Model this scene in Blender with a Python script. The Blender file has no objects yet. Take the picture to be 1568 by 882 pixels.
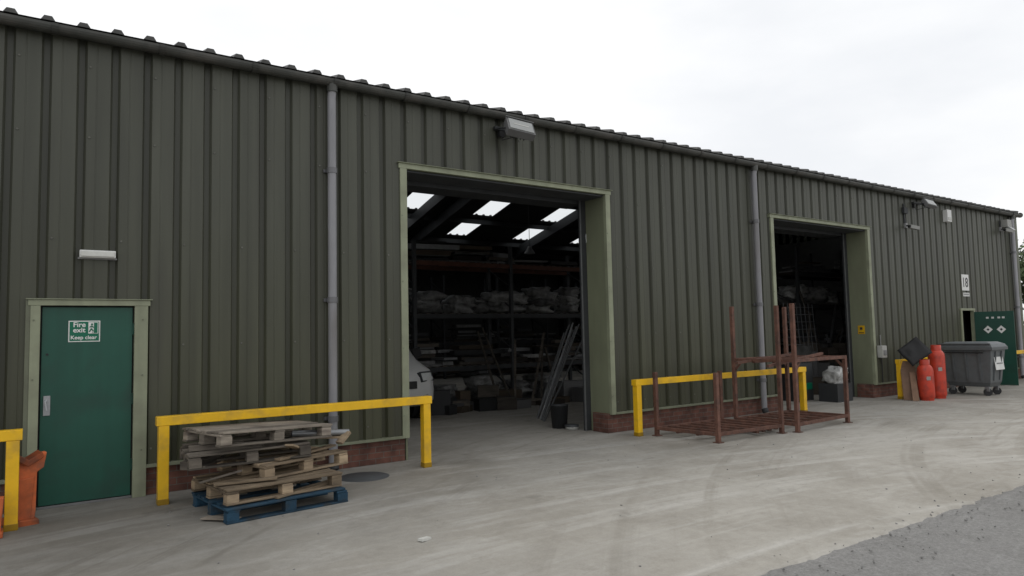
import bpy, math, random
from mathutils import Vector, Matrix, Euler, noise
random.seed(7)
S=bpy.context.scene
S.view_settings.view_transform='Standard'
try: S.view_settings.look='None'
except Exception: pass
S.view_settings.exposure=0; S.view_settings.gamma=1
COL=S.collection

# ------------------------------------------------------------------ materials
def mat(name,col,rough=0.6,var=0.25,scale=3.0,stretch=(1,1,1),bump=0.0,bscale=40,metal=0.0,spec=0.4,dark=None,dscale=1.0,damt=0.5,tint=True,low=None,streak=0):
    m=bpy.data.materials.new(name);m.use_nodes=True
    n=m.node_tree.nodes;l=m.node_tree.links
    b=n['Principled BSDF'];b.inputs['Roughness'].default_value=rough;b.inputs['Metallic'].default_value=metal
    b.inputs['Specular IOR Level'].default_value=spec
    tc=n.new('ShaderNodeTexCoord');mp=n.new('ShaderNodeMapping');mp.inputs['Scale'].default_value=stretch
    l.new(tc.outputs['Object'],mp.inputs['Vector'])
    nz=n.new('ShaderNodeTexNoise');nz.inputs['Scale'].default_value=scale;nz.inputs['Detail'].default_value=5;nz.inputs['Roughness'].default_value=0.65
    l.new(mp.outputs[0],nz.inputs['Vector'])
    mr=n.new('ShaderNodeMapRange');mr.inputs['From Min'].default_value=0.3;mr.inputs['From Max'].default_value=0.7
    mr.inputs['To Min'].default_value=1-var;mr.inputs['To Max'].default_value=1+var
    l.new(nz.outputs['Fac'],mr.inputs['Value'])
    vm=n.new('ShaderNodeVectorMath');vm.operation='SCALE';vm.inputs[0].default_value=col
    if low is not None:
        sp=n.new('ShaderNodeSeparateXYZ');l.new(tc.outputs['Object'],sp.inputs[0])
        gr=n.new('ShaderNodeMapRange');gr.inputs['From Min'].default_value=.3;gr.inputs['From Max'].default_value=3.4;l.new(sp.outputs[2],gr.inputs['Value'])
        gx=n.new('ShaderNodeMix');gx.data_type='RGBA';gx.inputs['A'].default_value=(*low,1);gx.inputs['B'].default_value=(*col,1);l.new(gr.outputs[0],gx.inputs['Factor']);l.new(gx.outputs['Result'],vm.inputs[0])
    l.new(mr.outputs[0],vm.inputs['Scale'])
    out=vm.outputs[0]
    if streak:
        ms=n.new('ShaderNodeMapping');ms.inputs['Scale'].default_value=(9,3,.35);l.new(tc.outputs['Object'],ms.inputs[0])
        ns=n.new('ShaderNodeTexNoise');ns.inputs['Scale'].default_value=1;ns.inputs['Detail'].default_value=4;l.new(ms.outputs[0],ns.inputs['Vector'])
        rs=n.new('ShaderNodeMapRange');rs.inputs['From Min'].default_value=.35;rs.inputs['From Max'].default_value=.7;rs.inputs['To Min'].default_value=1+streak*.5;rs.inputs['To Max'].default_value=1-streak;l.new(ns.outputs['Fac'],rs.inputs['Value'])
        vs_=n.new('ShaderNodeVectorMath');vs_.operation='SCALE';l.new(out,vs_.inputs[0]);l.new(rs.outputs[0],vs_.inputs['Scale']);out=vs_.outputs[0]
    if dark is not None:
        n2=n.new('ShaderNodeTexNoise');n2.inputs['Scale'].default_value=dscale;n2.inputs['Detail'].default_value=5
        l.new(mp.outputs[0],n2.inputs['Vector'])
        r2=n.new('ShaderNodeMapRange');r2.inputs['From Min'].default_value=0.5;r2.inputs['From Max'].default_value=0.68;r2.inputs['To Max'].default_value=damt
        l.new(n2.outputs['Fac'],r2.inputs['Value'])
        mx=n.new('ShaderNodeMix');mx.data_type='RGBA';l.new(r2.outputs[0],mx.inputs['Factor']);l.new(out,mx.inputs['A']);mx.inputs['B'].default_value=(*dark,1)
        out=mx.outputs['Result']
    if tint:
        at=n.new('ShaderNodeAttribute');at.attribute_name='tint'
        v2=n.new('ShaderNodeVectorMath');v2.operation='MULTIPLY';l.new(out,v2.inputs[0]);l.new(at.outputs['Vector'],v2.inputs[1]);out=v2.outputs[0]
    l.new(out,b.inputs['Base Color'])
    if bump>0:
        n3=n.new('ShaderNodeTexNoise');n3.inputs['Scale'].default_value=bscale;n3.inputs['Detail'].default_value=4;l.new(mp.outputs[0],n3.inputs['Vector'])
        bp=n.new('ShaderNodeBump');bp.inputs['Strength'].default_value=bump;bp.inputs['Distance'].default_value=0.02
        l.new(n3.outputs['Fac'],bp.inputs['Height']);l.new(bp.outputs[0],b.inputs['Normal'])
    return m

M={}
M['clad']=mat('cladding_olive',(.066,.069,.052),.48,.12,1.2,(2.2,1,.22),dark=(.052,.052,.040),dscale=1.3,damt=.55,low=(.061,.063,.036),streak=.16)
M['trim']=mat('trim_pale_green',(.26,.28,.19),.5,.12,2.5,dark=(.17,.17,.12),dscale=3,damt=.5,streak=.12)
M['reveal']=mat('reveal_green',(.185,.20,.13),.5,.12,1.5,(1,1,.4),dark=(.13,.13,.09),dscale=2,damt=.4,streak=.12)
M['screw']=mat('screw_cap',(.12,.12,.10),.4)
M['gutter']=mat('gutter_dark',(.062,.064,.058),.45,.25,3,dark=(.12,.11,.10),dscale=4,damt=.5)
M['roof']=mat('roof_sheet',(.085,.085,.08),.6,.25,3)
M['pipe']=mat('downpipe_grey',(.26,.26,.275),.35,.16,3,(1,1,.3),dark=(.14,.13,.12),dscale=2,damt=.6)
M['door']=mat('door_green',(.011,.074,.050),.38,.12,1.5,dark=(.016,.052,.038),dscale=2.5,damt=.6,streak=.1)
M['white']=mat('white_paint',(.72,.72,.70),.5,.06,3)
M['letter']=mat('letter_white',(.75,.75,.73),.5,.03,3,tint=False)
M['letterk']=mat('letter_black',(.03,.03,.03),.5,.03,3,tint=False)
M['offw']=mat('dirty_white',(.5,.5,.47),.5,.12,6)
M['grey']=mat('grey_plastic',(.22,.22,.22),.5,.12,4)
M['steel']=mat('galvanised_steel',(.42,.43,.44),.4,.15,10,metal=.5)
M['dark']=mat('dark_steel',(.030,.032,.034),.6,.2,3)
M['black']=mat('black_rubber',(.018,.018,.019),.6,.2,5)
M['yellow']=mat('yellow_paint',(.80,.47,.012),.42,.10,4,dark=(.42,.26,.05),dscale=5,damt=.5,bump=.1,bscale=30)
M['orange']=mat('orange_plastic',(.55,.13,.04),.6,.3,5,dark=(.22,.085,.05),dscale=6,damt=.8)
M['red']=mat('red_cylinder_paint',(.50,.05,.025),.38,.18,5,dark=(.25,.04,.03),dscale=7,damt=.6)
M['rust']=mat('rusty_steel',(.135,.065,.046),.75,.35,9,dark=(.06,.038,.032),dscale=8,damt=.7,bump=.4,bscale=60)
M['wood']=mat('pallet_wood',(.33,.25,.165),.8,.3,6,(1,1,6),dark=(.10,.075,.055),dscale=3,damt=.8,bump=.4,bscale=50)
M['greywood']=mat('weathered_wood',(.22,.19,.155),.85,.3,6,(1,1,5),dark=(.08,.065,.055),dscale=3,damt=.8,bump=.4,bscale=50)
M['blue']=mat('blue_pallet_wood',(.022,.080,.14),.75,.35,6,dark=(.06,.058,.05),dscale=5,damt=.85,bump=.3,bscale=50)
M['bin']=mat('bin_grey',(.115,.125,.13),.5,.15,4,dark=(.07,.07,.07),dscale=4,damt=.5)
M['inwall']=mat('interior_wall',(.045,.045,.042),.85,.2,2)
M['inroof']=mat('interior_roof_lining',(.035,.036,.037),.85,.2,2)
M['bag']=mat('plastic_bag',(.34,.34,.33),.4,.4,12,dark=(.08,.08,.07),dscale=6,damt=.9,bump=.7,bscale=18)
M['card']=mat('cardboard',(.12,.09,.06),.8,.2,4)
M['rackor']=mat('rack_orange_darkened',(.085,.030,.016),.6,.3,4)  # orange darkened in the colour itself so the interior reads dim
M['alu']=mat('aluminium_section',(.26,.27,.275),.4,.25,6,metal=.3)
M['glass']=mat('lamp_glass',(.36,.37,.36),.15,.1,8)
M['winglass']=mat('dark_glass',(.03,.035,.04),.08,.1,3)
M['signgreen']=mat('sign_green',(.0,.13,.07),.4,.03,3)
M['bark']=mat('bark',(.09,.07,.05),.9,.3,6,bump=.5)
M['leaf']=mat('leaf',(.055,.085,.028),.7,.35,1.5)
M['brown']=mat('brown_board',(.16,.095,.06),.7,.2,5)

def brick():
    m=bpy.data.materials.new('red_brick');m.use_nodes=True;n=m.node_tree.nodes;l=m.node_tree.links;b=n['Principled BSDF'];b.inputs['Roughness'].default_value=.85
    tc=n.new('ShaderNodeTexCoord');sp=n.new('ShaderNodeSeparateXYZ');l.new(tc.outputs['Object'],sp.inputs[0])
    ad=n.new('ShaderNodeMath');ad.operation='ADD';l.new(sp.outputs[0],ad.inputs[0]);l.new(sp.outputs[1],ad.inputs[1])
    cb=n.new('ShaderNodeCombineXYZ');l.new(ad.outputs[0],cb.inputs[0]);l.new(sp.outputs[2],cb.inputs[1])
    br=n.new('ShaderNodeTexBrick');l.new(cb.outputs[0],br.inputs['Vector']);br.inputs['Scale'].default_value=1
    br.inputs['Brick Width'].default_value=.225;br.inputs['Row Height'].default_value=.075;br.inputs['Mortar Size'].default_value=.005
    br.inputs['Color1'].default_value=(.155,.065,.045,1);br.inputs['Color2'].default_value=(.10,.043,.032,1);br.inputs['Mortar'].default_value=(.12,.10,.085,1)
    nz=n.new('ShaderNodeTexNoise');nz.inputs['Scale'].default_value=7;nz.inputs['Detail'].default_value=5;l.new(tc.outputs['Object'],nz.inputs['Vector'])
    mr=n.new('ShaderNodeMapRange');mr.inputs['From Min'].default_value=.3;mr.inputs['From Max'].default_value=.7;mr.inputs['To Min'].default_value=.6;mr.inputs['To Max'].default_value=1.3;l.new(nz.outputs['Fac'],mr.inputs['Value'])
    v=n.new('ShaderNodeVectorMath');v.operation='SCALE';l.new(br.outputs['Color'],v.inputs[0]);l.new(mr.outputs[0],v.inputs['Scale']);l.new(v.outputs[0],b.inputs['Base Color'])
    bp=n.new('ShaderNodeBump');bp.inputs['Strength'].default_value=.5;bp.inputs['Distance'].default_value=.01;bp.invert=True;l.new(br.outputs['Fac'],bp.inputs['Height']);l.new(bp.outputs[0],b.inputs['Normal'])
    return m
M['brick']=brick()

def ground_mat(name,base,dirt,light,gravel):
    m=bpy.data.materials.new(name);m.use_nodes=True;n=m.node_tree.nodes;l=m.node_tree.links;b=n['Principled BSDF'];b.inputs['Roughness'].default_value=.88;b.inputs['Specular IOR Level'].default_value=.25
    tc=n.new('ShaderNodeTexCoord')
    def nz(scale,det=5,st=(1,1,1),rot=0,rg=.6,dist=0):
        mp=n.new('ShaderNodeMapping');mp.inputs['Scale'].default_value=st;mp.inputs['Rotation'].default_value=(0,0,rot);l.new(tc.outputs['Object'],mp.inputs[0])
        t=n.new('ShaderNodeTexNoise');t.inputs['Scale'].default_value=scale;t.inputs['Detail'].default_value=det;t.inputs['Roughness'].default_value=rg;t.inputs['Distortion'].default_value=dist;l.new(mp.outputs[0],t.inputs['Vector']);return t.outputs['Fac']
    def rng(s,a,c,lo,hi):
        r=n.new('ShaderNodeMapRange');r.inputs['From Min'].default_value=a;r.inputs['From Max'].default_value=c;r.inputs['To Min'].default_value=lo;r.inputs['To Max'].default_value=hi;l.new(s,r.inputs['Value']);return r.outputs[0]
    def mul(a,c):
        x=n.new('ShaderNodeMath');x.operation='MULTIPLY';l.new(a,x.inputs[0]);l.new(c,x.inputs[1]);return x.outputs[0]
    def mix(f,a,c):
        x=n.new('ShaderNodeMix');x.data_type='RGBA';l.new(f,x.inputs['Factor'])
        if isinstance(a,tuple): x.inputs['A'].default_value=(*a,1)
        else: l.new(a,x.inputs['A'])
        x.inputs['B'].default_value=(*c,1);return x.outputs['Result']
    def arcs(cx,cy,sc):
        sb=n.new('ShaderNodeVectorMath');sb.operation='SUBTRACT';l.new(tc.outputs['Object'],sb.inputs[0]);sb.inputs[1].default_value=(cx,cy,0)
        ln=n.new('ShaderNodeVectorMath');ln.operation='LENGTH';l.new(sb.outputs[0],ln.inputs[0])
        t=n.new('ShaderNodeTexNoise');t.noise_dimensions='1D';t.inputs['Scale'].default_value=sc;t.inputs['Detail'].default_value=4;t.inputs['Roughness'].default_value=.6;l.new(ln.outputs['Value'],t.inputs['W']);return t.outputs['Fac']
    c=mix(rng(nz(.35,7,rg=.7),.45,.66,0,.8),base,dirt)
    c=mix(rng(nz(.45,7,(1,4.0,1),-.2,.7,1.2),.50,.70,0,.65),c,light)
    if not gravel:
        c=mix(mul(rng(arcs(4.5,-17,2.6),.52,.68,0,.75),rng(nz(.5,4),.42,.6,0,1)),c,light)
        c=mix(mul(rng(arcs(15,-16,3.2),.52,.66,0,.6),rng(nz(.6,4,(1,1,1),1.1),.45,.62,0,1)),c,dirt)
        c=mix(rng(nz(1.1,5,(1,1,1),.6,.6,.4),.64,.72,0,.55),c,(.16,.15,.13))
    c=mix(rng(nz(2.6,7,(1,1,1),0,.78),.54,.74,0,.65),c,dirt)
    fine=rng(nz(70 if not gravel else 45,4,rg=.8),.3,.7,.92 if not gravel else .72,1.08 if not gravel else 1.28)
    med=rng(nz(9,6,rg=.78),.3,.7,.90,1.09)
    sp=n.new('ShaderNodeSeparateXYZ');l.new(tc.outputs['Object'],sp.inputs[0])
    last=mul(fine,med)
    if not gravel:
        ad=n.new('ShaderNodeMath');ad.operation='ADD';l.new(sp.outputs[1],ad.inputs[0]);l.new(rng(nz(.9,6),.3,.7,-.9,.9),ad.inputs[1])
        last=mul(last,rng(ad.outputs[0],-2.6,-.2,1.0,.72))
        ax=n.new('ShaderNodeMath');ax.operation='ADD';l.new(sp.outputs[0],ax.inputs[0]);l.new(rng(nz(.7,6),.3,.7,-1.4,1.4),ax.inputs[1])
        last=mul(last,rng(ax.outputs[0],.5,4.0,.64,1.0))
    v=n.new('ShaderNodeVectorMath');v.operation='SCALE';l.new(c,v.inputs[0]);l.new(last,v.inputs['Scale']);l.new(v.outputs[0],b.inputs['Base Color'])
    bp=n.new('ShaderNodeBump');bp.inputs['Strength'].default_value=.25 if not gravel else .9;bp.inputs['Distance'].default_value=.008 if not gravel else .02
    l.new(nz(50 if not gravel else 38,5,rg=.8),bp.inputs['Height']);l.new(bp.outputs[0],b.inputs['Normal'])
    return m
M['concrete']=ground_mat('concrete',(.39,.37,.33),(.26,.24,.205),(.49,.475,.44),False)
M['gravel']=ground_mat('asphalt_gravel',(.285,.28,.27),(.21,.205,.195),(.36,.355,.345),True)

def skylight():
    m=bpy.data.materials.new('skylight_grp');m.use_nodes=True;n=m.node_tree.nodes;l=m.node_tree.links
    o=n['Material Output'];n.remove(n['Principled BSDF'])
    t=n.new('ShaderNodeBsdfTransparent');t.inputs[0].default_value=(.78,.80,.81,1);l.new(t.outputs[0],o.inputs[0]);return m
M['skylight']=skylight()

# ------------------------------------------------------------------ mesh builder
class B:
    def __init__(s): s.v=[];s.f=[];s.m=[];s.t=[];s.sm=[];s.slots=[]
    def add(s,vs,fs,m,t=1.0,smooth=False):
        if m not in s.slots: s.slots.append(m)
        k=s.slots.index(m);o=len(s.v);s.v+= [tuple(v) for v in vs]
        for f in fs: s.f.append([i+o for i in f]);s.m.append(k);s.t.append(t);s.sm.append(smooth)
    def box(s,c,d,m,t=1.0,rot=None):
        c=Vector(c);vs=[]
        for z in(-.5,.5):
            for x,y in((-.5,-.5),(.5,-.5),(.5,.5),(-.5,.5)):
                p=Vector((x*d[0],y*d[1],z*d[2]))
                if rot is not None:p=rot@p
                vs.append(c+p)
        s.add(vs,[(0,3,2,1),(4,5,6,7),(0,1,5,4),(1,2,6,5),(2,3,7,6),(3,0,4,7)],m,t)
    def b2(s,a,b,m,t=1.0): s.box([(a[i]+b[i])/2 for i in range(3)],[abs(b[i]-a[i]) for i in range(3)],m,t)
    def beam(s,p,q,w,h,m,t=1.0):
        p=Vector(p);q=Vector(q);d=(q-p);L=d.length;d.normalize()
        up=Vector((0,0,1)) if abs(d.z)<.95 else Vector((0,1,0))
        y=up.cross(d).normalized();z=d.cross(y)
        s.box((p+q)/2,(L,w,h),m,t,Matrix((d,y,z)).transposed())
    def tube(s,pts,r,m,t=1.0,seg=12,caps=True):
        pts=[Vector(p) for p in pts];rs=r if isinstance(r,(list,tuple)) else [r]*len(pts);vs=[];fs=[]
        for i,p in enumerate(pts):
            d=(pts[min(i+1,len(pts)-1)]-pts[max(i-1,0)]).normalized()
            up=Vector((0,0,1)) if abs(d.z)<.9 else Vector((1,0,0))
            a=up.cross(d).normalized();b=d.cross(a)
            for k in range(seg):
                an=2*math.pi*k/seg;vs.append(p+(a*math.cos(an)+b*math.sin(an))*rs[i])
        for i in range(len(pts)-1):
            for k in range(seg):
                k2=(k+1)%seg;fs.append((i*seg+k,i*seg+k2,(i+1)*seg+k2,(i+1)*seg+k))
        s.add(vs,fs,m,t,True)
        if caps:
            s.add(vs[:seg],[tuple(range(seg))[::-1]],m,t);s.add(vs[-seg:],[tuple(range(seg))],m,t)
    def lathe(s,c,prof,m,t=1.0,seg=24,rot=None):
        c=Vector(c);vs=[];fs=[]
        for r,z in prof:
            for k in range(seg):
                an=2*math.pi*k/seg;p=Vector((r*math.cos(an),r*math.sin(an),z))
                if rot is not None:p=rot@p
                vs.append(c+p)
        for i in range(len(prof)-1):
            for k in range(seg):
                k2=(k+1)%seg;fs.append((i*seg+k,i*seg+k2,(i+1)*seg+k2,(i+1)*seg+k))
        s.add(vs,fs,m,t,True)
    def blob(s,c,d,m,t=1.0,seed=0,n=10,amp=.18):
        vs=[];fs=[];c=Vector(c)
        for i in range(n+1):
            th=math.pi*i/n
            for k in range(2*n):
                ph=math.pi*k/n
                x,y,z=math.sin(th)*math.cos(ph),math.sin(th)*math.sin(ph),math.cos(th)
                sg=lambda a:math.copysign(abs(a)**.6,a)
                p=Vector((sg(x),sg(y),sg(z)));q=1+amp*noise.noise(p*1.8+Vector((seed*3.1,seed,0)))+amp*.5*noise.noise(p*5+Vector((seed,0,seed)))
                vs.append(c+Vector((p.x*d[0]/2*q,p.y*d[1]/2*q,p.z*d[2]/2*q)))
        for i in range(n):
            for k in range(2*n):
                k2=(k+1)%(2*n);fs.append((i*2*n+k,(i+1)*2*n+k,(i+1)*2*n+k2,i*2*n+k2))
        s.add(vs,fs,m,t,True)
    def obj(s,name,parent=None,bevel=0,xf=None):
        me=bpy.data.meshes.new(name);me.from_pydata(s.v,[],s.f)
        for k in s.slots: me.materials.append(M[k])
        me.polygons.foreach_set('material_index',s.m);me.polygons.foreach_set('use_smooth',s.sm)
        ca=me.color_attributes.new('tint','FLOAT_COLOR','CORNER')
        buf=[]
        for p,t in zip(me.polygons,s.t):
            c=(t,t,t,1) if not isinstance(t,tuple) else (*t,1)
            for _ in range(p.loop_total): buf+=c
        ca.data.foreach_set('color',buf)
        me.update();o=bpy.data.objects.new(name,me);COL.objects.link(o)
        if parent:o.parent=parent
        if xf is not None:o.matrix_world=xf
        if bevel:
            b=o.modifiers.new('bevel','BEVEL');b.width=bevel;b.segments=2;b.limit_method='ANGLE';b.angle_limit=math.radians(50)
        return o
def empty(name,parent=None):
    e=bpy.data.objects.new(name,None);COL.objects.link(e)
    if parent:e.parent=parent
    return e
def text(body,size,loc,rot,m,name,parent,align='LEFT'):
    c=bpy.data.curves.new(name,'FONT');c.body=body;c.size=size;c.extrude=.001;c.align_x=align
    c.offset=size*.018
    o=bpy.data.objects.new(name,c);COL.objects.link(o);o.location=loc;o.rotation_euler=rot;o.parent=parent
    c.materials.append(M[m]);return o
rv=lambda a=.85,b=1.12:random.uniform(a,b)

# ------------------------------------------------------------------ ground
g=B();g.add([(-400,-400,-.012),(500,-400,-.012),(500,400,-.012),(-400,400,-.012)],[(0,1,2,3)],'gravel');g.obj('ground')
g=B()
pts=[(x,-5.5+.06*noise.noise(Vector((x*1.3,0,3)))+.04*noise.noise(Vector((x*7,0,3)))+.02*noise.noise(Vector((x*19,0,3)))) for x in [(-12+i*.04) for i in range(1300)]]
vs=[(x,y,0) for x,y in pts]+[(x,17.9,0) for x,y in pts]+[(x,y-.03,-.014) for x,y in pts];n=len(pts)
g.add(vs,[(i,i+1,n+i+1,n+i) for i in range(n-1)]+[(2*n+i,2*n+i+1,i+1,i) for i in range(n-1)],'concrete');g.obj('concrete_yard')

# ------------------------------------------------------------------ warehouse
W=empty('industrial_warehouse')
P=.3135;X0=.04;GD=.042
XL,XR=-9.0,24.7
c=B()
def clad(x0,x1,z0,z1):
    k=math.floor((x0-X0)/P)-1;pts=[]
    while X0+k*P<x1+P:
        a=X0+k*P
        pts+=[(a-.048,0),(a-.026,GD),(a+.026,GD),(a+.048,0),(a+.130,0),(a+.134,.003),(a+.142,.003),(a+.146,0)]
        k+=1
    for i in range(len(pts)-1):
        (ax,ay),(bx,by)=pts[i],pts[i+1]
        lo,hi=max(ax,x0),min(bx,x1)
        if hi-lo<1e-5: continue
        f=lambda x:ay+(by-ay)*(x-ax)/(bx-ax)
        sheet=math.floor((ax-X0)/(P*3))
        r=random.Random(sheet*17+3);t=r.uniform(.92,1.08)
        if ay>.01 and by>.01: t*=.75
        c.add([(lo,f(lo),z0),(hi,f(hi),z0),(hi,f(hi),z1),(lo,f(lo),z1)],[(0,1,2,3)],'clad',t)
ZT=4.97
O1=(4.10,7.85,3.99);O2=(12.36,16.08,3.96)
for a,b,z0 in((XL,-.05,.33),(-.05,1.01,2.12),(1.01,O1[0],.33),(O1[0],O1[1],O1[2]),(O1[1],O2[0],.33),(O2[0],O2[1],O2[2]),(O2[1],20.58,.33),(20.58,21.42,2.08),(21.42,XR,.33)):
    clad(a,b,z0,ZT)
c.add([(XR,0,.0),(XR,18,.0),(XR,18,4.97),(XR,9,7.1),(XR,0,4.97)],[(0,1,2,3,4)],'clad')
c.add([(XL,0,.0),(XL,18,.0),(XL,18,4.97),(XL,9,7.1),(XL,0,4.97)],[(4,3,2,1,0)],'clad')
y=.2
while y<18:
    zt=4.9+.235*min(y,18-y)
    c.b2((XR,y,.3),(XR+.03,y+.16,zt),'clad',.98);y+=P
c.b2((XL,17.95,0),(XR,18,4.97),'clad')
c.obj('wall_cladding',W)
c=B()
k=math.ceil((XL-X0)/P)
while X0+k*P<XR-.2:
    x=X0+k*P+.075
    for z in(.5,1.62,2.75,3.85,4.62):
        if O1[0]-.1<x<O1[1]+.1 and z<4.1 or O2[0]-.1<x<O2[1]+.1 and z<4.1 or -.1<x<1.05 and z<2.2 or 20.5<x<21.5 and z<2.2: continue
        if (k+int(z*3))%2: continue
        c.tube([(x,0,z),(x,-.010,z)],.011,'screw',rv(),6)
    k+=1
c.obj('cladding_screws',W)
c=B()
for a,b,z0 in((XL,-.05,0),(-.05,1.01,2.12),(1.01,O1[0]-.02,0),(O1[0]-.02,O1[1]+.05,O1[2]+.02),(O1[1]+.05,O2[0]-.02,0),(O2[0]-.02,O2[1]+.05,O2[2]+.02),(O2[1]+.05,20.58,0),(20.58,21.42,2.1),(21.42,XR-.02,0)):
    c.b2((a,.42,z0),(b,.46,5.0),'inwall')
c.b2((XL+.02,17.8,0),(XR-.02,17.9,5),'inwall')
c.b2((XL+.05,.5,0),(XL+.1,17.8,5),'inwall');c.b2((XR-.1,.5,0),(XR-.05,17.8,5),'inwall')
c.obj('interior_lining',W)
c=B()
for a,b in((XL,-.05),(1.01,O1[0]-.0),(O1[1]-.1,O2[0]),(O2[1]-.1,20.58),(21.42,XR)):
    c.b2((a,.03,-.02),(b,.40,.315),'brick')
c.obj('brick_plinth',W)
c=B()
for a,b in((XL,-.05),(1.01,O1[0]-.05),(O1[1]+.05,O2[0]-.05),(O2[1]+.05,20.58),(21.42,XR)):
    c.b2((a,-.028,.318),(b,.045,.335),'trim',.75);c.b2((a,-.032,.300),(b,-.028,.335),'trim',.75)
def opening(o):
    a,b,z=o
    for x0,x1 in((a-.05,a+.05),(b-.05,b+.05)):
        zs=[.30,1.2,2.1,3.0,z-.035]
        for i in range(4): c.b2((x0,-.022-.0015*(i%2),zs[i]),(x1,.04,zs[i+1]),'trim',rv(.93,1.05))
        for zz in(.6,1.5,2.4,3.3): c.tube([((x0+x1)/2-.03,-.02,zz),((x0+x1)/2-.03,-.031,zz)],.009,'trim',.7,6)
    xs=[a-.07,(a*2+b)/3,(a+2*b)/3,b+.07]
    for i in range(3): c.b2((xs[i],-.026-.0015*(i%2),z-.035),(xs[i+1],.04,z+.035),'trim',rv(.93,1.05))
    c.b2((a-.09,-.055,z+.035),(b+.09,.0,z+.043),'trim',.9)
    c.b2((b-.05,.04,.0),(b-.02,.5,z-.04),'reveal');c.b2((a+.02,.04,0),(a+.05,.5,z-.04),'reveal')
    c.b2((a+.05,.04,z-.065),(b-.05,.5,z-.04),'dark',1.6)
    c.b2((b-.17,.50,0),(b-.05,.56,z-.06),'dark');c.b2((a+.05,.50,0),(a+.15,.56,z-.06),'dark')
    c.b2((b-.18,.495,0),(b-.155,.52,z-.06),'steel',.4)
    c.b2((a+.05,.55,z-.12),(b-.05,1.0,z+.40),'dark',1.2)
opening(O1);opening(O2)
c.b2((XR-.12,-.02,.3),(XR+.035,.0,4.97),'trim',.45);c.b2((XR,-.0,.3),(XR+.035,.15,4.97),'trim',.45)
c.obj('trim_flashings',W,.003)
def fire_door():
    d=B()
    d.b2((-.05,-.03,.0),(.035,.06,2.05),'trim');d.b2((.88,-.03,.0),(1.01,.06,2.05),'trim',.95);d.b2((-.07,-.034,2.05),(1.03,.06,2.11),'trim')
    d.b2((-.09,-.05,2.11),(1.05,.02,2.122),'trim',.8)
    d.b2((-.09,-.025,0.0),(-.05,.03,2.11),'trim',.5)
    for zz in(.5,1.3,1.9): d.tube([(.96,-.03,zz),(.96,-.038,zz)],.009,'trim',.6,6);d.tube([(-.02,-.03,zz),(-.02,-.038,zz)],.009,'trim',.6,6)
    d.b2((.035,.055,.0),(.88,.065,2.05),'black')
    d.b2((.05,.02,.03),(.865,.054,2.035),'door')
    d.b2((.035,-.0,.0),(.88,.06,.022),'grey',.7)
    for z in(.35,1.05,1.8): d.tube([(.872,.012,z-.06),(.872,.012,z+.06)],.011,'door',.7,8)
    d.b2((.075,.008,.93),(.135,.02,1.13),'steel',.8);d.beam((.10,-.02,1.08),(.10,.01,1.08),.018,.018,'steel');d.beam((.09,-.03,1.08),(.105,-.03,.98),.016,.022,'steel')
    d.tube([(.10,.02,1.55),(.10,.012,1.55)],.012,'black',1,10)
    d.obj('fire_door',W,.003)
fire_door()
sg=empty('fire_exit_sign')
d=B();d.b2((.278,.0155,1.672),(.562,.0195,1.893),'white');d.b2((.288,.013,1.682),(.552,.0158,1.883),'signgreen')
d.b2((.455,.0105,1.758),(.545,.0132,1.877),'white');d.b2((.505,.008,1.763),(.538,.0108,1.872),'signgreen')
d.tube([(.487,.0108,1.855),(.487,.008,1.855)],.010,'signgreen',1,10)
d.beam((.487,.0095,1.845),(.480,.0095,1.805),.003,.020,'signgreen');d.beam((.480,.0095,1.808),(.500,.0095,1.785),.003,.012,'signgreen');d.beam((.498,.0095,1.787),(.492,.0095,1.762),.003,.011,'signgreen')
d.beam((.480,.0095,1.806),(.463,.0095,1.775),.003,.012,'signgreen');d.beam((.485,.0095,1.838),(.503,.0095,1.82),.003,.010,'signgreen');d.beam((.485,.0095,1.838),(.466,.0095,1.823),.003,.010,'signgreen')
d.obj('sign_panel',sg)
R90=(math.radians(90),0,0)
text('Fire',.072,(.318,.0115,1.828),R90,'letter','text_fire',sg);text('exit',.072,(.318,.0115,1.772),R90,'letter','text_exit',sg)
text('Keep clear',.054,(.297,.0115,1.700),R90,'letter','text_keep_clear',sg)
d=B();d.b2((20.58,-.03,0),(20.66,.06,2.03),'trim');d.b2((21.34,-.03,0),(21.42,.06,2.03),'trim');d.b2((20.56,-.034,2.03),(21.44,.06,2.09),'trim')
d.b2((20.66,.3,0),(21.34,.32,2.03),'black')
d.beam((21.34,-.04,1.0),(21.50,-.92,1.0),.045,1.98,'door',.8)
d.obj('side_door_open',W,.003)
d=B()
dirv=Vector((.16,-.88,0)).normalized();nv=Vector((-.88,-.16,0)).normalized()
for u,z in((.30,1.50),(.60,1.50)):
    cc=Vector((21.34,-.04,z))+dirv*u+nv*.03
    R=Matrix((dirv,nv,Vector((0,0,1)))).transposed()@Matrix.Rotation(math.radians(45),3,'Y')
    d.box(cc,(.15,.004,.15),'white',1,R);d.box(cc+nv*.003,(.05,.004,.05),'dark',1,R)
for u in(.3,.42,.56,.66): 
    cc=Vector((21.34,-.04,1.82))+dirv*u+nv*.026;d.box(cc,(.06,.004,.05),'white',.8,Matrix((dirv,nv,Vector((0,0,1)))).transposed())
d.obj('hazard_diamond_labels')
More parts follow.
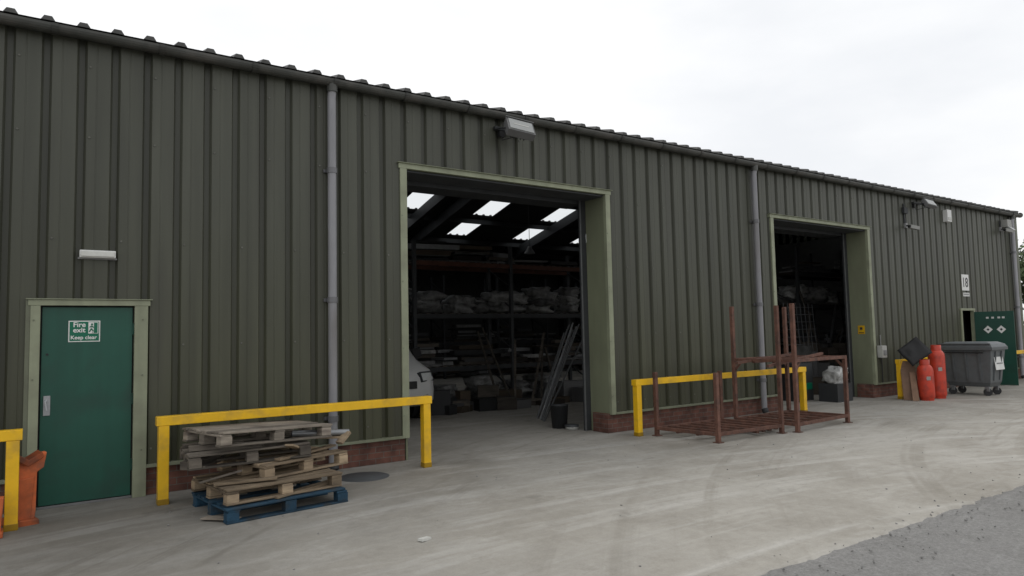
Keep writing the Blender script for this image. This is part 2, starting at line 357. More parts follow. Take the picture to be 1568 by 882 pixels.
# roof
c=B()
sl=.24;zr=4.93;RT=.10
def zf(y): return zr+sl*min(y,18-y)
strips=[1.3,4.45,7.55,10.66,13.72,16.85,19.95,23.0,-1.8,-5.0];strips.sort()
xs=[XL]
for s_ in strips: xs+=[s_-.50,s_+.50]
xs.append(XR)
ysn=[-.12,2.7,4.3,4.65,6.3,9.0];ysf=[9,11.5,13.3,13.55,15.3,18.03]
for ys in(ysn,ysf):
    for i in range(len(xs)-1):
        for j in range(5):
            x0,x1,y0,y1=xs[i],xs[i+1],ys[j],ys[j+1]
            ism=(i%2==1 and (j in(1,3) if ys is ysf else j==3))
            vs=[(x0,y0,zf(y0)),(x1,y0,zf(y0)),(x1,y1,zf(y1)),(x0,y1,zf(y1))]
            if ism: c.add(vs,[(0,1,2,3)],'skylight')
            else:
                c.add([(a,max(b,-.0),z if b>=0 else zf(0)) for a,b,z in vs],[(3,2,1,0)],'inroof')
                c.add([(a,b,z+RT) for a,b,z in vs],[(0,1,2,3)],'roof')
k=math.ceil((XL-X0)/P)
while X0+k*P<XR-.02:
    x=X0+k*P
    for y0,y1 in((-.14,9.0),(9.0,18.05)):
        def tz(y): return zr+sl*min(y,18-y)+RT
        insky=any(abs(x-s_)<.54 for s_ in strips)
        segs=[(y0,y1)] if not insky else ([(-.14,4.65),(6.3,9)] if y0<1 else [(9,11.5),(13.3,13.55),(15.3,18.05)])
        for a,b in segs:
            if a<0: a-=random.uniform(-.015,.02)
            za,zb=tz(a)-.002,tz(b)-.002;hh=.046
            vs=[(x-.062,a,za),(x+.062,a,za),(x+.034,a,za+hh),(x-.034,a,za+hh),(x-.062,b,zb),(x+.062,b,zb),(x+.034,b,zb+hh),(x-.034,b,zb+hh)]
            c.add(vs,[(0,1,2,3),(7,6,5,4),(1,5,6,2),(2,6,7,3),(3,7,4,0)],'roof',.8)
    k+=1
c.b2((XL,-.03,4.90),(XR,-.005,5.02),'gutter',.7)
c.obj('roof',W)
c=B()
c.beam((XR+.04,-.05,zr+.06),(XR+.04,9,zr+.06+sl*9),.10,.20,'gutter');c.beam((XR+.04,9,zr+.06+sl*9),(XR+.04,18.05,zr+.06),.10,.20,'gutter')
c.obj('verge_trim',W)
c=B();R_=.080;yc=-.108;zc=4.955
vs=[];fs=[];N=10
for x in(XL,XR+.08):
    for i in range(N+1):
        a=math.pi+math.pi*i/N;vs.append((x,yc+R_*math.cos(a),zc+R_*math.sin(a)*1.0))
    for i in range(N+1):
        a=math.pi+math.pi*(N-i)/N;vs.append((x,yc+(R_-.006)*math.cos(a),zc+(R_-.006)*math.sin(a)))
m2=2*(N+1)
for i in range(m2): j=(i+1)%m2;fs.append((i,j,m2+j,m2+i))
c.add(vs,fs,'gutter',1,False)
for x in(XL,XR+.08): c.lathe((x,yc,zc),[(0,0),(.078,0)],'gutter',1,20,Matrix.Rotation(math.pi/2,3,'Y'))
x=-8.9
while x<XR:
    for i in range(N):
        a0=math.pi+math.pi*i/N;a1=math.pi+math.pi*(i+1)/N;r=R_+.012
        v=[(xx,yc+r*math.cos(a),zc+r*math.sin(a)) for xx,a in((x-.03,a0),(x+.03,a0),(x+.03,a1),(x-.03,a1))]
        vi=[(xx,yc+(r-.014)*math.cos(a),zc+(r-.014)*math.sin(a)) for xx,a in((x-.03,a0),(x+.03,a0),(x+.03,a1),(x-.03,a1))]
        c.add(v+vi,[(0,1,2,3),(4,5,1,0),(3,2,6,7)],'gutter',.75)
    x+=1.0 
c.obj('gutter',W)
for px,tt in((3.07,1.0),(11.74,1.0),(24.2,1.3)):
    d=B();yy=-.085
    d.tube([(px,-.105,4.89),(px,-.105,4.82),(px,yy,4.74),(px,yy,.06)],.054,'pipe',tt,16)
    d.tube([(px,-.105,4.92),(px,-.105,4.80)],.068,'gutter',1,16)
    for z in(3.75,2.10,.62):
        d.tube([(px,yy,z),(px,yy,z+.07)],.064,'pipe',tt*.6,16);d.b2((px-.09,-.03,z+.015),(px+.09,-.0,z+.055),'pipe',tt*.4);d.b2((px-.02,yy,z+.02),(px+.02,-.0,z+.05),'pipe',tt*.4)
    d.tube([(px,yy,.10),(px,yy-.03,.03)],.062,'dark',1,16)
    d.obj('downpipe')
c=B()
for x in(-2.8,3.2,10.9,11.9,17.0,20.9):
    c.b2((x-.08,.48,0),(x+.08,.8,4.8),'dark',.8);c.b2((x-.08,17.3,0),(x+.08,17.7,4.8),'dark')
    c.beam((x,.5,4.72),(x,9,6.78),.16,.36,'dark');c.beam((x,17.6,4.72),(x,9,6.78),.16,.36,'dark')
for y in(1.5,2.6,4.47,6.4,7.8,10.2,11.4,13.42,15.4,16.5):
    c.b2((XL+.1,y-.03,zf(y)-.2),(XR-.1,y+.03,zf(y)-.03),'dark')
c.obj('steel_portal_frames',W)
d=B()
for x,y in((14.4,11.2),(8.5,11.2),(19,6)):
    d.tube([(x,y,zf(y)-.05),(x,y,4.75)],.01,'dark',1,6);d.lathe((x,y,4.5),[(.2,0),(.19,.03),(.08,.2),(.06,.26),(0,.27)],'grey',1,18)
d.obj('high_bay_lamp')

# ------------------------------------------------------------------ fittings
def floodlight(x,z,s=1.0):
    d=B();R=Euler((math.radians(-38),math.radians(8),math.radians(-12))).to_matrix();cc=Vector((x,-.34,z))
    d.box(cc,(.40*s,.11*s,.27*s),'grey',.55,R)
    d.box(cc+R@Vector((0,-.06*s,0)),(.35*s,.014,.22*s),'glass',.8,R)
    d.box(cc+R@Vector((0,-.068*s,0)),(.22*s,.004,.02*s),'offw',.9,R)
    d.box(cc+R@Vector((0,.07*s,.02)),(.28*s,.05*s,.18*s),'dark',1.4,R)
    for i in range(5): d.box(cc+R@Vector(((i-2)*.05*s,.10*s,.02)),(.01,.04*s,.18*s),'dark',1.6,R)
    d.box(cc+R@Vector((0,-.055*s,.135*s)),(.42*s,.05,.014),'grey',.5,R)
    d.beam((x-.2*s,-.30,z),(x-.2*s,-.06,z+.05),.035,.012,'dark');d.beam((x+.2*s,-.30,z),(x+.2*s,-.06,z+.05),.035,.012,'dark')
    d.box((x,-.04,z+.06),(.46*s,.06,.05),'dark');d.box((x-.12,-.03,z+.0),(.10,.06,.12),'black')
    d.tube([(x-.12,-.03,z-.02),(x-.14,-.08,z-.12),(x-.02,-.22,z-.09),(x,-.28,z-.02)],.008,'black',1,6)
    d.obj('security_floodlight',None,.004)
floodlight(5.84,4.68,1.08);floodlight(18.45,4.70,.85)
d=B();d.b2((.36,-.06,2.555),(.69,-.004,2.635),'white');d.b2((.345,-.02,2.54),(.705,0,2.56),'grey');d.b2((.37,-.075,2.565),(.68,-.06,2.625),'offw',1.2);d.obj('emergency_light',None,.008)
def camera_(x,z,dx):
    d=B();d.tube([(x,0,z+.25),(x,-.03,z+.05)],.02,'dark',1,8);d.beam((x,0,z),(x+dx,-.18,z-.03),.03,.03,'dark')
    d.beam((x+dx-.12,-.2,z-.06),(x+dx+.14,-.28,z-.10),.09,.085,'offw',.5);d.tube([(x+dx-.12,-.2,z-.06),(x+dx-.15,-.19,z-.055)],.035,'black',1,10);d.b2((x-.05,-.05,z-.06),(x+.05,0,z+.06),'grey')
    d.obj('security_camera')
camera_(17.85,4.15,-.05);camera_(23.5,4.45,-.05)
d=B();d.b2((17.80,-.03,4.2),(17.84,0,4.7),'dark');d.b2((17.74,-.07,4.45),(17.92,-.0,4.6),'dark');d.obj('cable_conduit')
d=B();d.b2((19.93,-.12,4.40),(20.17,0,4.72),'white',.9);d.b2((19.95,-.13,4.44),(20.15,-.12,4.52),'offw');d.obj('alarm_box',None,.015)
d=B();d.b2((23.55,-.2,4.5),(23.85,-.02,4.72),'offw',.6);d.beam((23.7,-.12,4.5),(23.7,-.28,4.36),.16,.12,'glass');d.obj('wall_lamp',None,.01)
sg=empty('unit_number_sign');d=B();d.b2((20.78,-.012,2.58),(21.20,-.002,3.02),'white');d.obj('sign_panel',sg)
text('18',.36,(20.79,-.014,2.68),R90,'letterk','sign_text',sg)
d=B();d.b2((20.82,-.012,2.42),(21.20,-.002,2.52),'white',.8);d.b2((20.86,-.014,2.46),(21.16,-.012,2.49),'grey');d.obj('notice_plate')
d=B();d.b2((16.022,.17,1.48),(16.03,.33,1.68),'yellow',.8);d.b2((16.018,.19,1.50),(16.022,.31,1.52),'black');d.b2((16.018,.22,1.58),(16.022,.28,1.64),'black',2);d.obj('warning_sign')
d=B();d.b2((16.20,-.13,.92),(16.40,-.0,1.20),'offw',.8);d.b2((16.23,-.15,.98),(16.37,-.13,1.10),'grey');d.tube([(16.3,-.04,1.2),(16.3,-.04,1.45)],.012,'grey',1,8);d.tube([(16.27,-.06,.92),(16.27,-.06,.35)],.012,'black',1,8);d.obj('electrical_socket_box',None,.01)

# ------------------------------------------------------------------ barriers
def barrier(x0,x1,y=-.56,left=True,right=True,h=.89):
    d=B();w=.10
    for on,xa in((left,x0),(right,x1-w)):
        if on:
            d.b2((xa,y-w/2,-.01),(xa+w,y+w/2,h-.095),'yellow',1);d.b2((xa-.004,y-w/2-.004,0),(xa+w+.004,y+w/2+.004,.06),'yellow',.4)
    d.b2((x0-.02,y-.054,h-.095),(x1+.02,y+.054,h),'yellow',1.03)
    d.obj('safety_barrier',None,.006)
barrier(1.05,4.16);barrier(-3.2,-.10,-.74);barrier(7.86,12.45,-.50);barrier(16.12,20.2,-.50,right=False);barrier(22.0,25.0,-.5)

# ------------------------------------------------------------------ pallets
def pallet(B_,cx,cy,z,rot,w,dp,m,tilt=(0,0),fresh=1.0,missing=()):
    R=Euler((math.radians(tilt[0]),math.radians(tilt[1]),math.radians(rot))).to_matrix();c0=Vector((cx,cy,z))
    def bx(c,d,t): 
        B_.box(c0+R@Vector(c),d,m,t*fresh,R@Euler((math.radians(random.uniform(-.5,.5)),math.radians(random.uniform(-.4,.4)),math.radians(random.uniform(-1.2,1.2)))).to_matrix())
    for i in(-1,0,1):
        bx((0,i*(dp/2-.05),.011),(w,.10,.020),rv(.5,1.1))
        for j in(-1,0,1): bx((j*(w/2-.06),i*(dp/2-.05),.060),(.11,.10,.078),rv(.6,1.5))
    for j in(-1,0,1): bx((j*(w/2-.06),0,.109),(.11,dp,.019),rv(.5,1.1))
    n=8
    for i in range(n):
        if i in missing: continue
        y=-dp/2+.05+i*(dp-.1)/(n-1);bx((random.uniform(-.02,.02),y,.131),(w-random.random()*.03,.085 if i not in(0,n-1) else .1,.020),rv(.5,1.2))
pp=empty('pallet_stack')
def pl(name,*a,**k):
    b=B();pallet(b,*a,**k);b.obj(name,pp,.004)
pl('blue_pallet',1.985,-1.275,.0,6.3,1.2,1.0,'blue',fresh=.9,missing=(1,4))
pl('pallet_2',1.96,-1.22,.150,8,1.16,.98,'wood',fresh=.9,missing=(3,))
pl('pallet_3',2.19,-1.00,.300,17,1.0,.9,'wood',fresh=1.0,missing=(2,))
pl('pallet_4',1.80,-1.00,.450,-3,1.15,.8,'greywood',fresh=.65,missing=(2,5),tilt=(1,-1))
pl('pallet_5',1.93,-1.02,.620,13,1.2,.85,'greywood',tilt=(-1,2.0),fresh=1.15)
b=B()
b.beam((1.3,-1.35,.455),(1.75,-.5,.46),.1,.02,'greywood',.6);b.beam((1.25,-1.1,.61),(1.75,-1.15,.61),.09,.05,'greywood',.8);b.beam((2.1,-1.50,.60),(2.4,-1.15,.46),.09,.02,'wood',.9)
b.beam((2.3,-1.0,.60),(2.78,-1.22,.58),.09,.022,'wood',.8);b.beam((2.35,-.9,.60),(2.8,-1.0,.56),.10,.022,'greywood',.8);b.beam((1.20,-1.15,.455),(1.55,-.9,.46),.10,.08,'greywood',.5)
b.beam((1.22,-.95,.56),(1.9,-1.3,.59),.09,.02,'greywood',.7);b.beam((2.0,-1.45,.46),(2.72,-1.05,.48),.08,.022,'wood',.7);b.beam((1.4,-1.5,.31),(1.95,-1.62,.32),.09,.02,'wood',.6)
b.beam((2.70,-1.28,.53),(2.82,-1.22,.63),.09,.03,'wood',.9)
b.beam((1.9,-1.72,.155),(2.62,-1.45,.19),.09,.02,'wood',.7);b.beam((1.35,-1.25,.30),(1.6,-1.6,.42),.09,.02,'greywood',.7)
b.tube([(2.25,-1.10,.655),(2.84,-1.20,.625)],.034,'steel',.6,14,False);b.tube([(2.25,-1.10,.655),(2.84,-1.20,.625)],.029,'dark',1,14,False)
b.beam((1.55,-1.78,.03),(1.32,-1.50,.02),.11,.012,'greywood',1.2)
b.obj('loose_boards',pp,.002)

# ------------------------------------------------------------------ orange plastic barrier beside the door
d=B()
R=Euler((math.radians(3),math.radians(4),.25)).to_matrix();o0=Vector((-.10,-.56,0))
def pan(outl,y0,y1,t):
    n=len(outl);vs=[o0+R@Vector((x,y0,z)) for x,z in outl]+[o0+R@Vector((x,y1,z)) for x,z in outl]
    fs=[tuple(range(n)),tuple(range(n,2*n))[::-1]]+[(i,n+i,n+(i+1)%n,(i+1)%n) for i in range(n)]
    d.add(vs,fs,'orange',t)
pan([(-.10,0),(.11,0),(.115,.12),(.09,.48),(.14,.52),(.15,.66),(.06,.64),(.02,.56),(-.06,.60),(-.13,.66),(-.14,.52),(-.08,.46),(-.11,.1)],-.05,.03,1)
pan([(-.07,.03),(.08,.03),(.07,.44),(-.06,.42)],-.065,-.05,.8)
pan([(-.12,.0),(.14,.0),(.13,.06),(-.11,.06)],-.12,.10,.6)
pan([(-.10,.60),(.0,.54),(.12,.62),(.10,.67),(.0,.60),(-.09,.66)],-.10,.06,.45)
d.beam((-.34,-.93,.0),(-.32,-.92,.34),.24,.10,'orange',.9);d.b2((-.48,-1.03,0),(-.20,-.83,.05),'orange',.7)
d.obj('orange_plastic_barrier',None,.008)

d=B();d.lathe((3.25,-.62,.002),[(0,0.004),(.25,.004),(.255,.0),(.29,.002),(.30,-.002)],'dark',2.4,28);d.obj('manhole_cover')
d=B();d.box((2.63,-3.38,.012),(.11,.05,.02),'offw',1.2,Euler((0,.1,.4)).to_matrix());d.obj('litter')
d=B()
for i in range(600):
    x=random.uniform(1,18);y=random.uniform(-5.4,-.2) if i%5==0 else -5.55+random.gauss(0,.25)-.2
    s_=random.uniform(.003,.010)
    d.box((x,y,s_*.3),(s_*2,s_*1.5,s_),'gravel',rv(.6,1.3),Euler((random.random(),random.random(),random.random()*6)).to_matrix())
d.obj('loose_stones')

# ------------------------------------------------------------------ stillages
def stillage(name,p,hp,shelf,nb=4):
    d=B();p=[Vector((*q,0)) for q in p];w=.06
    for i,q in enumerate(p):
        d.b2((q.x-w/2,q.y-w/2,.0),(q.x+w/2,q.y+w/2,hp[i]),'rust',rv());d.b2((q.x-.06,q.y-.06,0),(q.x+.06,q.y+.06,.012),'rust',.8)
    for z in([.12]+([shelf] if shelf else [])):
        for i in range(4):
            a,b=p[i],p[(i+1)%4];d.beam((a.x,a.y,z),(b.x,b.y,z),.05,.05,'rust',rv())
        for k in range(1,nb+1):
            f=k/(nb+1);a=p[0].lerp(p[1],f);b=p[3].lerp(p[2],f);d.beam((a.x,a.y,z+.003),(b.x,b.y,z+.003),.05,.035,'rust',rv())
        for f in(.33,.66):
            a=p[0].lerp(p[3],f);b=p[1].lerp(p[2],f);d.beam((a.x,a.y,z-.035),(b.x,b.y,z-.035),.045,.03,'rust',rv())
    for i in range(4):
        a,b=p[i],p[(i+1)%4];e=(b-a).normalized()
        if shelf: d.beam((a.x+e.x*.18,a.y+e.y*.18,shelf),(a.x,a.y,shelf-.2),.012,.04,'rust',.9)
    d.obj(name,None,.003)
stillage('steel_stillage',[(8.27,-1.77),(9.74,-1.82),(9.66,-.72),(8.14,-.68)],[1.02,.25,.95,1.0],None,5)
stillage('steel_stillage',[(10.0,-1.93),(11.62,-1.83),(11.5,-.78),(9.95,-.80)],[2.05,1.16,2.05,2.05],1.13,4)
d=B()
for i in range(4): d.beam((9.3+i*.16,-1.7,.05+i*.005),(9.5+i*.2,-.9,.05),.05,.04,'rust',rv())
d.beam((9.74,-1.82,.0),(9.74,-1.82,2.02),.055,.055,'rust',.9);d.beam((9.55,-1.75,1.06),(11.4,-1.55,1.20),.05,.04,'rust');d.beam((9.5,-1.2,1.10),(11.3,-1.0,1.18),.05,.04,'rust',.9)
d.obj('steel_frame_sections')

# ------------------------------------------------------------------ gas cylinders / board / sheet / bin
def gas(x,y,h,r,tilt=0):
    d=B();R=Euler((0,math.radians(tilt),0)).to_matrix()
    pr=[(r*.85,0),(r*.88,.05),(r*.97,.07),(r,.12),(r,h-.26),(r*.93,h-.19),(r*.7,h-.13),(r*.3,h-.10),(.035,h-.09),(.035,h-.03),(0,h-.03)]
    d.lathe((x,y,0),pr,'red',1,24,R)
    pr2=[(r*.62,h-.14),(r*.62,h),(r*.58,h),(r*.58,h-.14)]
    d.lathe((x,y,0),pr2,'red',.9,24,R);d.box(Vector((x,y,0))+R@Vector((0,0,h-.05)),(.05,.09,.05),'steel',.8,R)
    d.box(Vector((x,y,0))+R@Vector((-r*.72,-r*.72,h*.55)),(.004,.08,.08),'offw',.6,R@Matrix.Rotation(math.radians(45),3,'Z'))
    d.obj('gas_cylinder')
gas(16.25,-1.02,.90,.165,-2);gas(16.88,-.98,1.20,.17)
d=B();d.beam((15.98,-.82,.0),(16.28,-.62,.85),.30,.03,'brown');d.beam((15.90,-.95,.0),(16.2,-.76,.6),.12,.03,'brown',1.3);d.obj('leaning_board')
d=B()
nv=[];fs=[]
for i in range(9):
    for j in range(9):
        u,v=(i/8-.5)*.50,(j/8-.5)*.46
        p=Vector((16.15,-.86,1.08))
        a=math.radians(40);uu=u*math.cos(a)-v*math.sin(a);vv=u*math.sin(a)+v*math.cos(a)
        e1=Vector((.38,-.92,0)).normalized();e2=Vector((.25,.1,.96)).normalized()
        nv.append(p+e1*uu+e2*vv+Vector((-1,-.4,0))*.05*noise.noise(Vector((u*6,v*6,1))))
for i in range(8):
    for j in range(8): fs.append((i*9+j,(i+1)*9+j,(i+1)*9+j+1,i*9+j+1))
d.add(nv,fs,'black',1,True);o=d.obj('black_rubber_mat');sm=o.modifiers.new('s','SOLIDIFY');sm.thickness=.03
d=B();bx0,bx1,by0,by1=17.95,18.75,-1.68,-.58
def fr(z0,a,z1,b,m,t=1.0):
    vs=[(bx0+a,by0+a,z0),(bx1-a,by0+a,z0),(bx1-a,by1-a,z0),(bx0+a,by1-a,z0),(bx0+b,by0+b,z1),(bx1-b,by0+b,z1),(bx1-b,by1-b,z1),(bx0+b,by1-b,z1)]
    d.add(vs,[(0,3,2,1),(4,5,6,7),(0,1,5,4),(1,2,6,5),(2,3,7,6),(3,0,4,7)],m,t)
fr(.20,.13,.30,.09,'bin',.8);fr(.30,.09,1.05,.01,'bin');fr(1.05,-.035,1.12,-.035,'bin',.9);fr(1.12,-.03,1.19,.01,'bin',1.2);fr(1.19,.02,1.24,.12,'bin',1.3)
for f in(.25,.5,.75):
    y=by0+(by1-by0)*f;d.beam((bx0+.075,y,.35),(bx0-.005,y,1.02),.03,.04,'bin',.85)
for f in(.3,.7):
    x=bx0+(bx1-bx0)*f;d.beam((x,by0+.075,.35),(x,by0-.003,1.02),.04,.03,'bin',.85)
d.tube([(bx0-.06,by0+.15,1.0),(bx0-.06,by1-.15,1.0)],.018,'black',1,8)
d.tube([(bx0-.04,by0+.0,1.19),(bx0-.04,by1-.0,1.19)],.02,'bin',.6,8)
for x in(bx0+.16,bx1-.16):
    for y in(by0+.18,by1-.18):
        d.tube([(x-.03,y-.02,.085),(x+.03,y+.02,.085)],.085,'black',1,16);d.b2((x-.05,y-.05,.1),(x+.05,y+.05,.21),'steel',.5)
d.box((18.38,by0+.015,.74),(.46,.012,.30),'white',.95,Euler((math.radians(-6),0,0)).to_matrix())
d.box((18.38,by0+.007,.74),(.32,.012,.03),'grey',.9,Euler((math.radians(-6),0,0)).to_matrix())
d.obj('wheeled_waste_bin',None,.012)

# ------------------------------------------------------------------ interior contents
def rack(name,x0,x1,y0,y1,levels,h,kinds,seed,bms=None,tk=1.0):
    r=random.Random(seed);e=empty(name);d=B()
    n=max(1,round((x1-x0)/2.6));xs_=[x0+(x1-x0)*i/n for i in range(n+1)]
    for x in xs_:
        for y in(y0,y1): d.b2((x-.04,y-.04,0),(x+.04,y+.04,h),'dark',1.3)
        z=.3
        while z<h-.6: d.beam((x,y0,z),(x,y1,z+.5),.03,.03,'dark',1.2);z+=.5
    for i,z in enumerate(levels):
        for y in(y0,y1): d.b2((x0,y-.025,z-.10),(x1,y+.025,z),(bms or ['dark']*9)[i])
        x=x0+.1
        while x<x1-.1: d.b2((x,y0,z),(x+.1,y1,z+.02),'greywood',r.uniform(.2,.5));x+=.2
    d.obj('rack_frame',e)
    d=B()
    for z,kind in zip([0.0]+list(levels),kinds):
        x=x0+.12
        while x<x1-.4:
            w=r.uniform(.35,1.1);w=min(w,x1-x-.05)
            yy=(y0+y1)/2+r.uniform(-.1,.1);q=r.random()
            R=Euler((0,0,r.uniform(-.2,.2))).to_matrix()
            if kind=='b' and q<.85:
                for s_ in range(r.choice([2,3,4])):
                    d.blob((x+w/2+r.uniform(-.12,.12),yy-.1*r.random(),z+.14+s_*.14),(w*r.uniform(.6,1.0),r.uniform(.5,.85),r.uniform(.18,.3)),'bag',tk*r.uniform(.3,1.2),r.random()*20,10,.45)
            elif kind=='x' or q>.6:
                L=w
                for s_ in range(r.randint(2,6)):
                    zz=z+.04+s_*r.uniform(.05,.12);d.box((x+w/2,yy+r.uniform(-.2,.1),zz),(L*r.uniform(.7,1.3),r.uniform(.1,.6),r.uniform(.03,.12)),r.choice(['grey','dark','greywood','card','steel','bag']),tk*r.uniform(.2,.8),R)
            else:
                hh=r.uniform(.15,.6);d.box((x+w/2,yy,z+.03+hh/2),(w*.85,.6,hh),r.choice(['card','dark','grey']),tk*r.uniform(.3,1.0),R)
            x+=w+r.uniform(-.1,.25)
    d.obj('stored_goods',e,.0)
rack('pallet_racking',6.9,12.1,5.3,6.3,[.95,2.15,3.35],3.8,['b','x','b','x'],5,['dark','dark','rackor'],.85)
rack('pallet_racking',13.0,18.2,5.3,6.3,[1.4,2.6],3.6,['x','b','x'],9)
rack('pallet_racking',17.2,24.0,2.6,3.6,[1.2,2.3,3.2],3.9,['x','x','b','x'],12)
rack('pallet_racking',3.0,6.6,8.4,9.4,[1.4,2.7],3.6,['x','x','b'],14,None,.7)
rack('pallet_racking',8,23,15,16,[1.4,2.8],4,['x','x','b'],19,None,.7)
d=B();r=random.Random(2)
for i in range(9):
    o_=i*.06;d.beam((7.88+o_*.9+r.uniform(-.05,.05),2.0+o_*1.5,.0),(9.1+o_*.9+r.uniform(-.1,.1),2.3+o_*2,1.5+.5*r.random()),.022,.022,'alu',r.uniform(.4,1.1))
d.obj('leaning_metal_lengths')
d=B();d.lathe((7.60,1.12,0),[(0,0.001),(.13,0),(.16,.40),(.17,.40),(.15,.38),(.12,.02)],'dark',1,20);d.obj('bucket')
d=B();d.lathe((7.63,.82,0),[(0,.001),(.11,0),(.12,.07),(.0,.075)],'offw',.8,20);d.lathe((7.63,.82,0),[(.122,.05),(.125,.08),(0,.085)],'dark',1.5,20);d.obj('paint_tub')
d=B();r=random.Random(8)
for i in range(22):
    x=r.uniform(7.0,11.0);y=r.uniform(4.3,5.0);w=r.uniform(.2,.7);h=r.uniform(.1,.55)
    d.box((x,y,h/2),(w,r.uniform(.2,.5),h),r.choice(['dark','card','grey','greywood']),r.uniform(.2,.7),Euler((0,0,r.uniform(-.6,.6))).to_matrix())
for i in range(6): d.beam((8.0+r.uniform(0,2.5),4.6,.0),(8.3+r.uniform(0,2.5),5.2,r.uniform(1,2.0)),.05,.03,'greywood',r.uniform(.2,.6))
d.obj('stacked_materials')
d=B()
d.b2((14.15,.75,0),(14.75,1.25,.85),'dark',.9);d.b2((14.2,.74,.6),(14.3,.75,.75),'offw');d.b2((14.4,.74,.25),(14.7,.75,.4),'signgreen');d.obj('storage_cabinet',None,.01)
d=B();d.b2((14.55,.05,0),(15.15,.5,.40),'dark',1.0);d.blob((14.85,.27,.55),(.50,.42,.38),'bag',1.3,4,14,.5);d.obj('white_rubbish_bag')
d=B()
for i in range(8): d.beam((15.2+.18*i,1.6,.1),(15.6+.18*i,2.0,2.3),.012,.012,'steel',.5)
for i in range(12): d.beam((15.2+.035*i,1.6+.035*i,.1+.19*i),(16.5+.035*i,1.6+.035*i,.1+.19*i),.012,.012,'steel',.5)
d.obj('wire_mesh_panel')
d=B();r=random.Random(5)
for i in range(26):
    x=r.uniform(15.5,19);y=r.uniform(1.3,2.4);w=r.uniform(.2,.7);h=r.uniform(.2,1.3)
    d.box((x,y,h/2),(w,r.uniform(.2,.5),h),r.choice(['dark','card','grey','greywood','bag']),r.uniform(.2,.7),Euler((0,0,r.uniform(-.6,.6))).to_matrix())
for i in range(9): d.beam((15.6+r.uniform(0,3),1.8,.0),(16.4+r.uniform(0,3),2.5,r.uniform(1.4,2.8)),.05,.03,r.choice(['greywood','steel','dark']),r.uniform(.2,.6))
d.obj('workshop_clutter')
# van, nose towards the doorway (built nose +x about the local origin, then turned)
d=B();vy0,vy1=-.92,.92
prof=[(-4.6,.35),(-.25,.30),(-.03,.42),(.0,.62),(-.04,.85),(-.16,1.0),(-.9,1.20),(-1.6,1.85),(-1.95,1.98),(-4.5,2.0),(-4.6,1.9)]
def ext(prof):
    n=len(prof)
    secs=[(vy0,.90,.30),(vy0+.05,.97,.12),(vy0+.20,1,.03),(0,1,0),(vy1-.20,1,.03),(vy1-.05,.97,.12),(vy1,.90,.30)]
    vs=[]
    for y,s_,back in secs:
        for x,z in prof:
            xx=x-(back if x>-.5 else back*.25);zz=z if z<.6 else .6+(z-.6)*(s_*.5+.5)
            yy=y*(.90 if z>1.5 else 1.0);vs.append((xx,yy,zz))
    fs=[tuple(range(n)),tuple(range((len(secs)-1)*n,len(secs)*n))[::-1]]
    for k in range(len(secs)-1):
        for i in range(n): j=(i+1)%n;fs.append((k*n+i,(k+1)*n+i,(k+1)*n+j,k*n+j))
    d.add(vs,fs,'white',.72,True)
ext(prof)
d.beam((-.93,0,1.225),(-1.58,0,1.835),1.45,.03,'winglass')
for s_ in(-1,1):
    y=s_*.70;R=Euler((0,-.35,s_*.45)).to_matrix()
    d.box((-.16,y,.86),(.12,.36,.20),'dark',1.5,R);d.box((-.115,y,.865),(.06,.30,.15),'glass',1.6,R)
    d.lathe((-.05,y*.93,.52),[(0,.01),(.06,.01),(.065,0)],'glass',1,16,Matrix.Rotation(math.pi/2,3,'Y'))
    d.beam((-1.1,s_*.90,1.28),(-1.12,s_*1.08,1.34),.10,.2,'black')
    d.b2((-2.3,s_*.83,1.3),(-1.5,s_*.86,1.75),'winglass')
    for x in(-.95,-3.9):
        d.tube([(x,s_*.70,.33),(x,s_*.90,.33)],.33,'black',1,28);d.tube([(x,s_*.84,.33),(x,s_*.91,.33)],.20,'steel',.5,18)
        d.tube([(x,s_*.80,.35),(x,s_*.905,.35)],.40,'black',.7,28)
d.b2((-.06,-.45,.66),(.012,.45,.80),'black');d.b2((-.06,-.55,.36),(.015,.55,.50),'black');d.b2((-.04,-.26,.53),(.018,.26,.62),'offw',1)
d.tube([(.0,0,.84),(.015,0,.84)],.05,'steel',1,16)
d.obj('white_van',None,.006,Matrix.Translation((5.56,3.45,0))@Matrix.Rotation(-math.pi/2,4,'Z'))

# ------------------------------------------------------------------ trees beyond the end
def tree(x,y,h,seed):
    r=random.Random(seed);d=B();d.tube([(x,y,0),(x+.1,y,h*.3),(x-.05,y+.1,h*.75)],[.22,.16,.05],'bark',1,8)
    cl=[]
    for i in range(16):
        a=r.random()*6.28;z0=h*r.uniform(.25,.6);L=h*r.uniform(.2,.38);e=Vector((x+math.cos(a)*L,y+math.sin(a)*L,z0+L*r.uniform(.4,1.0)))
        d.tube([(x,y,z0),(Vector((x,y,z0))+e)/2+Vector((0,0,.2)),e],[.07,.045,.015],'bark',1,6);cl.append(e)
    for i in range(26):
        cl.append(Vector((x+r.gauss(0,h*.17),y+r.gauss(0,h*.17),h*r.uniform(.45,.98))))
    for cc in cl:
        rad=h*r.uniform(.07,.13);t=r.uniform(.6,1.3)
        for k in range(150):
            p=cc+Vector((r.gauss(0,1),r.gauss(0,1),r.gauss(0,.8)))*rad*.6;s_=r.uniform(.05,.12)
            a=Vector((r.gauss(0,1),r.gauss(0,1),r.gauss(0,1))).normalized()*s_;b=a.orthogonal().normalized()*s_
            d.add([p-a,p+b,p+a,p-b],[(0,1,2,3)],'leaf',t*r.uniform(.8,1.2))
    d.obj('tree')
tree(41,5.0,6.2,1);tree(44,1.0,7,2);tree(38,9,6,3);tree(47,-4,7.5,4)
d=B();r=random.Random(4)
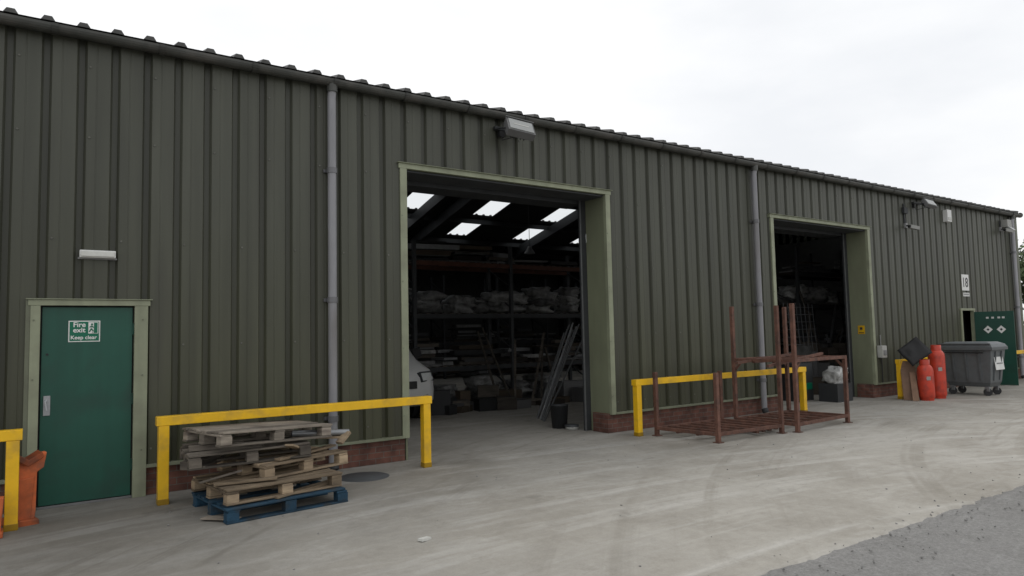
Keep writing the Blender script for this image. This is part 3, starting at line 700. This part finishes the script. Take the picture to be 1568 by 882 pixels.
for i in range(9000):
    x=46+r.uniform(-1,1);y=r.uniform(-30,14);z=r.random()**.7*(2.2+.5*math.sin(y*.8)+.3*math.sin(y*2.3))
    s_=r.uniform(.08,.18);a=Vector((r.gauss(0,1),r.gauss(0,1),r.gauss(0,1))).normalized()*s_;b=a.orthogonal().normalized()*s_;p=Vector((x,y,z))
    d.add([p-a,p+b,p+a,p-b],[(0,1,2,3)],'leaf',r.uniform(.5,1.2))
d.obj('hedge')

# ------------------------------------------------------------------ world, sun, camera
w=bpy.data.worlds.new('World');S.world=w;w.use_nodes=True;n=w.node_tree.nodes;l=w.node_tree.links
bg=n['Background'];bg.inputs['Strength'].default_value=.1
sk=n.new('ShaderNodeTexSky');sk.sky_type='NISHITA';sk.sun_disc=False;sk.sun_elevation=math.radians(58);sk.sun_rotation=math.radians(20);sk.dust_density=4
tc=n.new('ShaderNodeTexCoord');mp=n.new('ShaderNodeMapping');mp.inputs['Scale'].default_value=(1,1,2.6);l.new(tc.outputs['Generated'],mp.inputs[0])
nz=n.new('ShaderNodeTexNoise');nz.inputs['Scale'].default_value=1.8;nz.inputs['Detail'].default_value=6;nz.inputs['Roughness'].default_value=.5;l.new(mp.outputs[0],nz.inputs['Vector'])
rp=n.new('ShaderNodeValToRGB');rp.color_ramp.elements[0].position=.36;rp.color_ramp.elements[0].color=(9.2,9.4,9.7,1);rp.color_ramp.elements[1].position=.56;rp.color_ramp.elements[1].color=(10.8,10.85,10.9,1)
l.new(nz.outputs['Fac'],rp.inputs[0])
mx=n.new('ShaderNodeMix');mx.data_type='RGBA';mx.inputs['Factor'].default_value=.94;l.new(sk.outputs[0],mx.inputs['A']);l.new(rp.outputs[0],mx.inputs['B']);l.new(mx.outputs['Result'],bg.inputs['Color'])
sun=bpy.data.lights.new('sun','SUN');sun.energy=.6;sun.angle=math.radians(24);sun.color=(1,.96,.9)
so=bpy.data.objects.new('sun',sun);COL.objects.link(so)
el=math.radians(58);az=math.radians(20)
dv=Vector((math.sin(az)*math.cos(el),math.cos(az)*math.cos(el),math.sin(el)))
so.rotation_euler=dv.to_track_quat('Z','Y').to_euler()
cd=bpy.data.cameras.new('camera');cam=bpy.data.objects.new('camera',cd);COL.objects.link(cam);S.camera=cam
cd.sensor_width=36;cd.lens=1057.44/1568*36;cd.clip_end=2000;cd.clip_start=.05
yaw,pit,rol=.9668,.0672,-.022
fw=Vector((math.cos(yaw)*math.cos(pit),math.sin(yaw)*math.cos(pit),math.sin(pit)))
r0=Vector((math.sin(yaw),-math.cos(yaw),0));u0=r0.cross(fw)
r=r0*math.cos(rol)+u0*math.sin(rol);u=-r0*math.sin(rol)+u0*math.cos(rol)
m=Matrix((r,u,-fw)).transposed().to_4x4();m.translation=Vector((0,-8.5176,1.65));cam.matrix_world=m
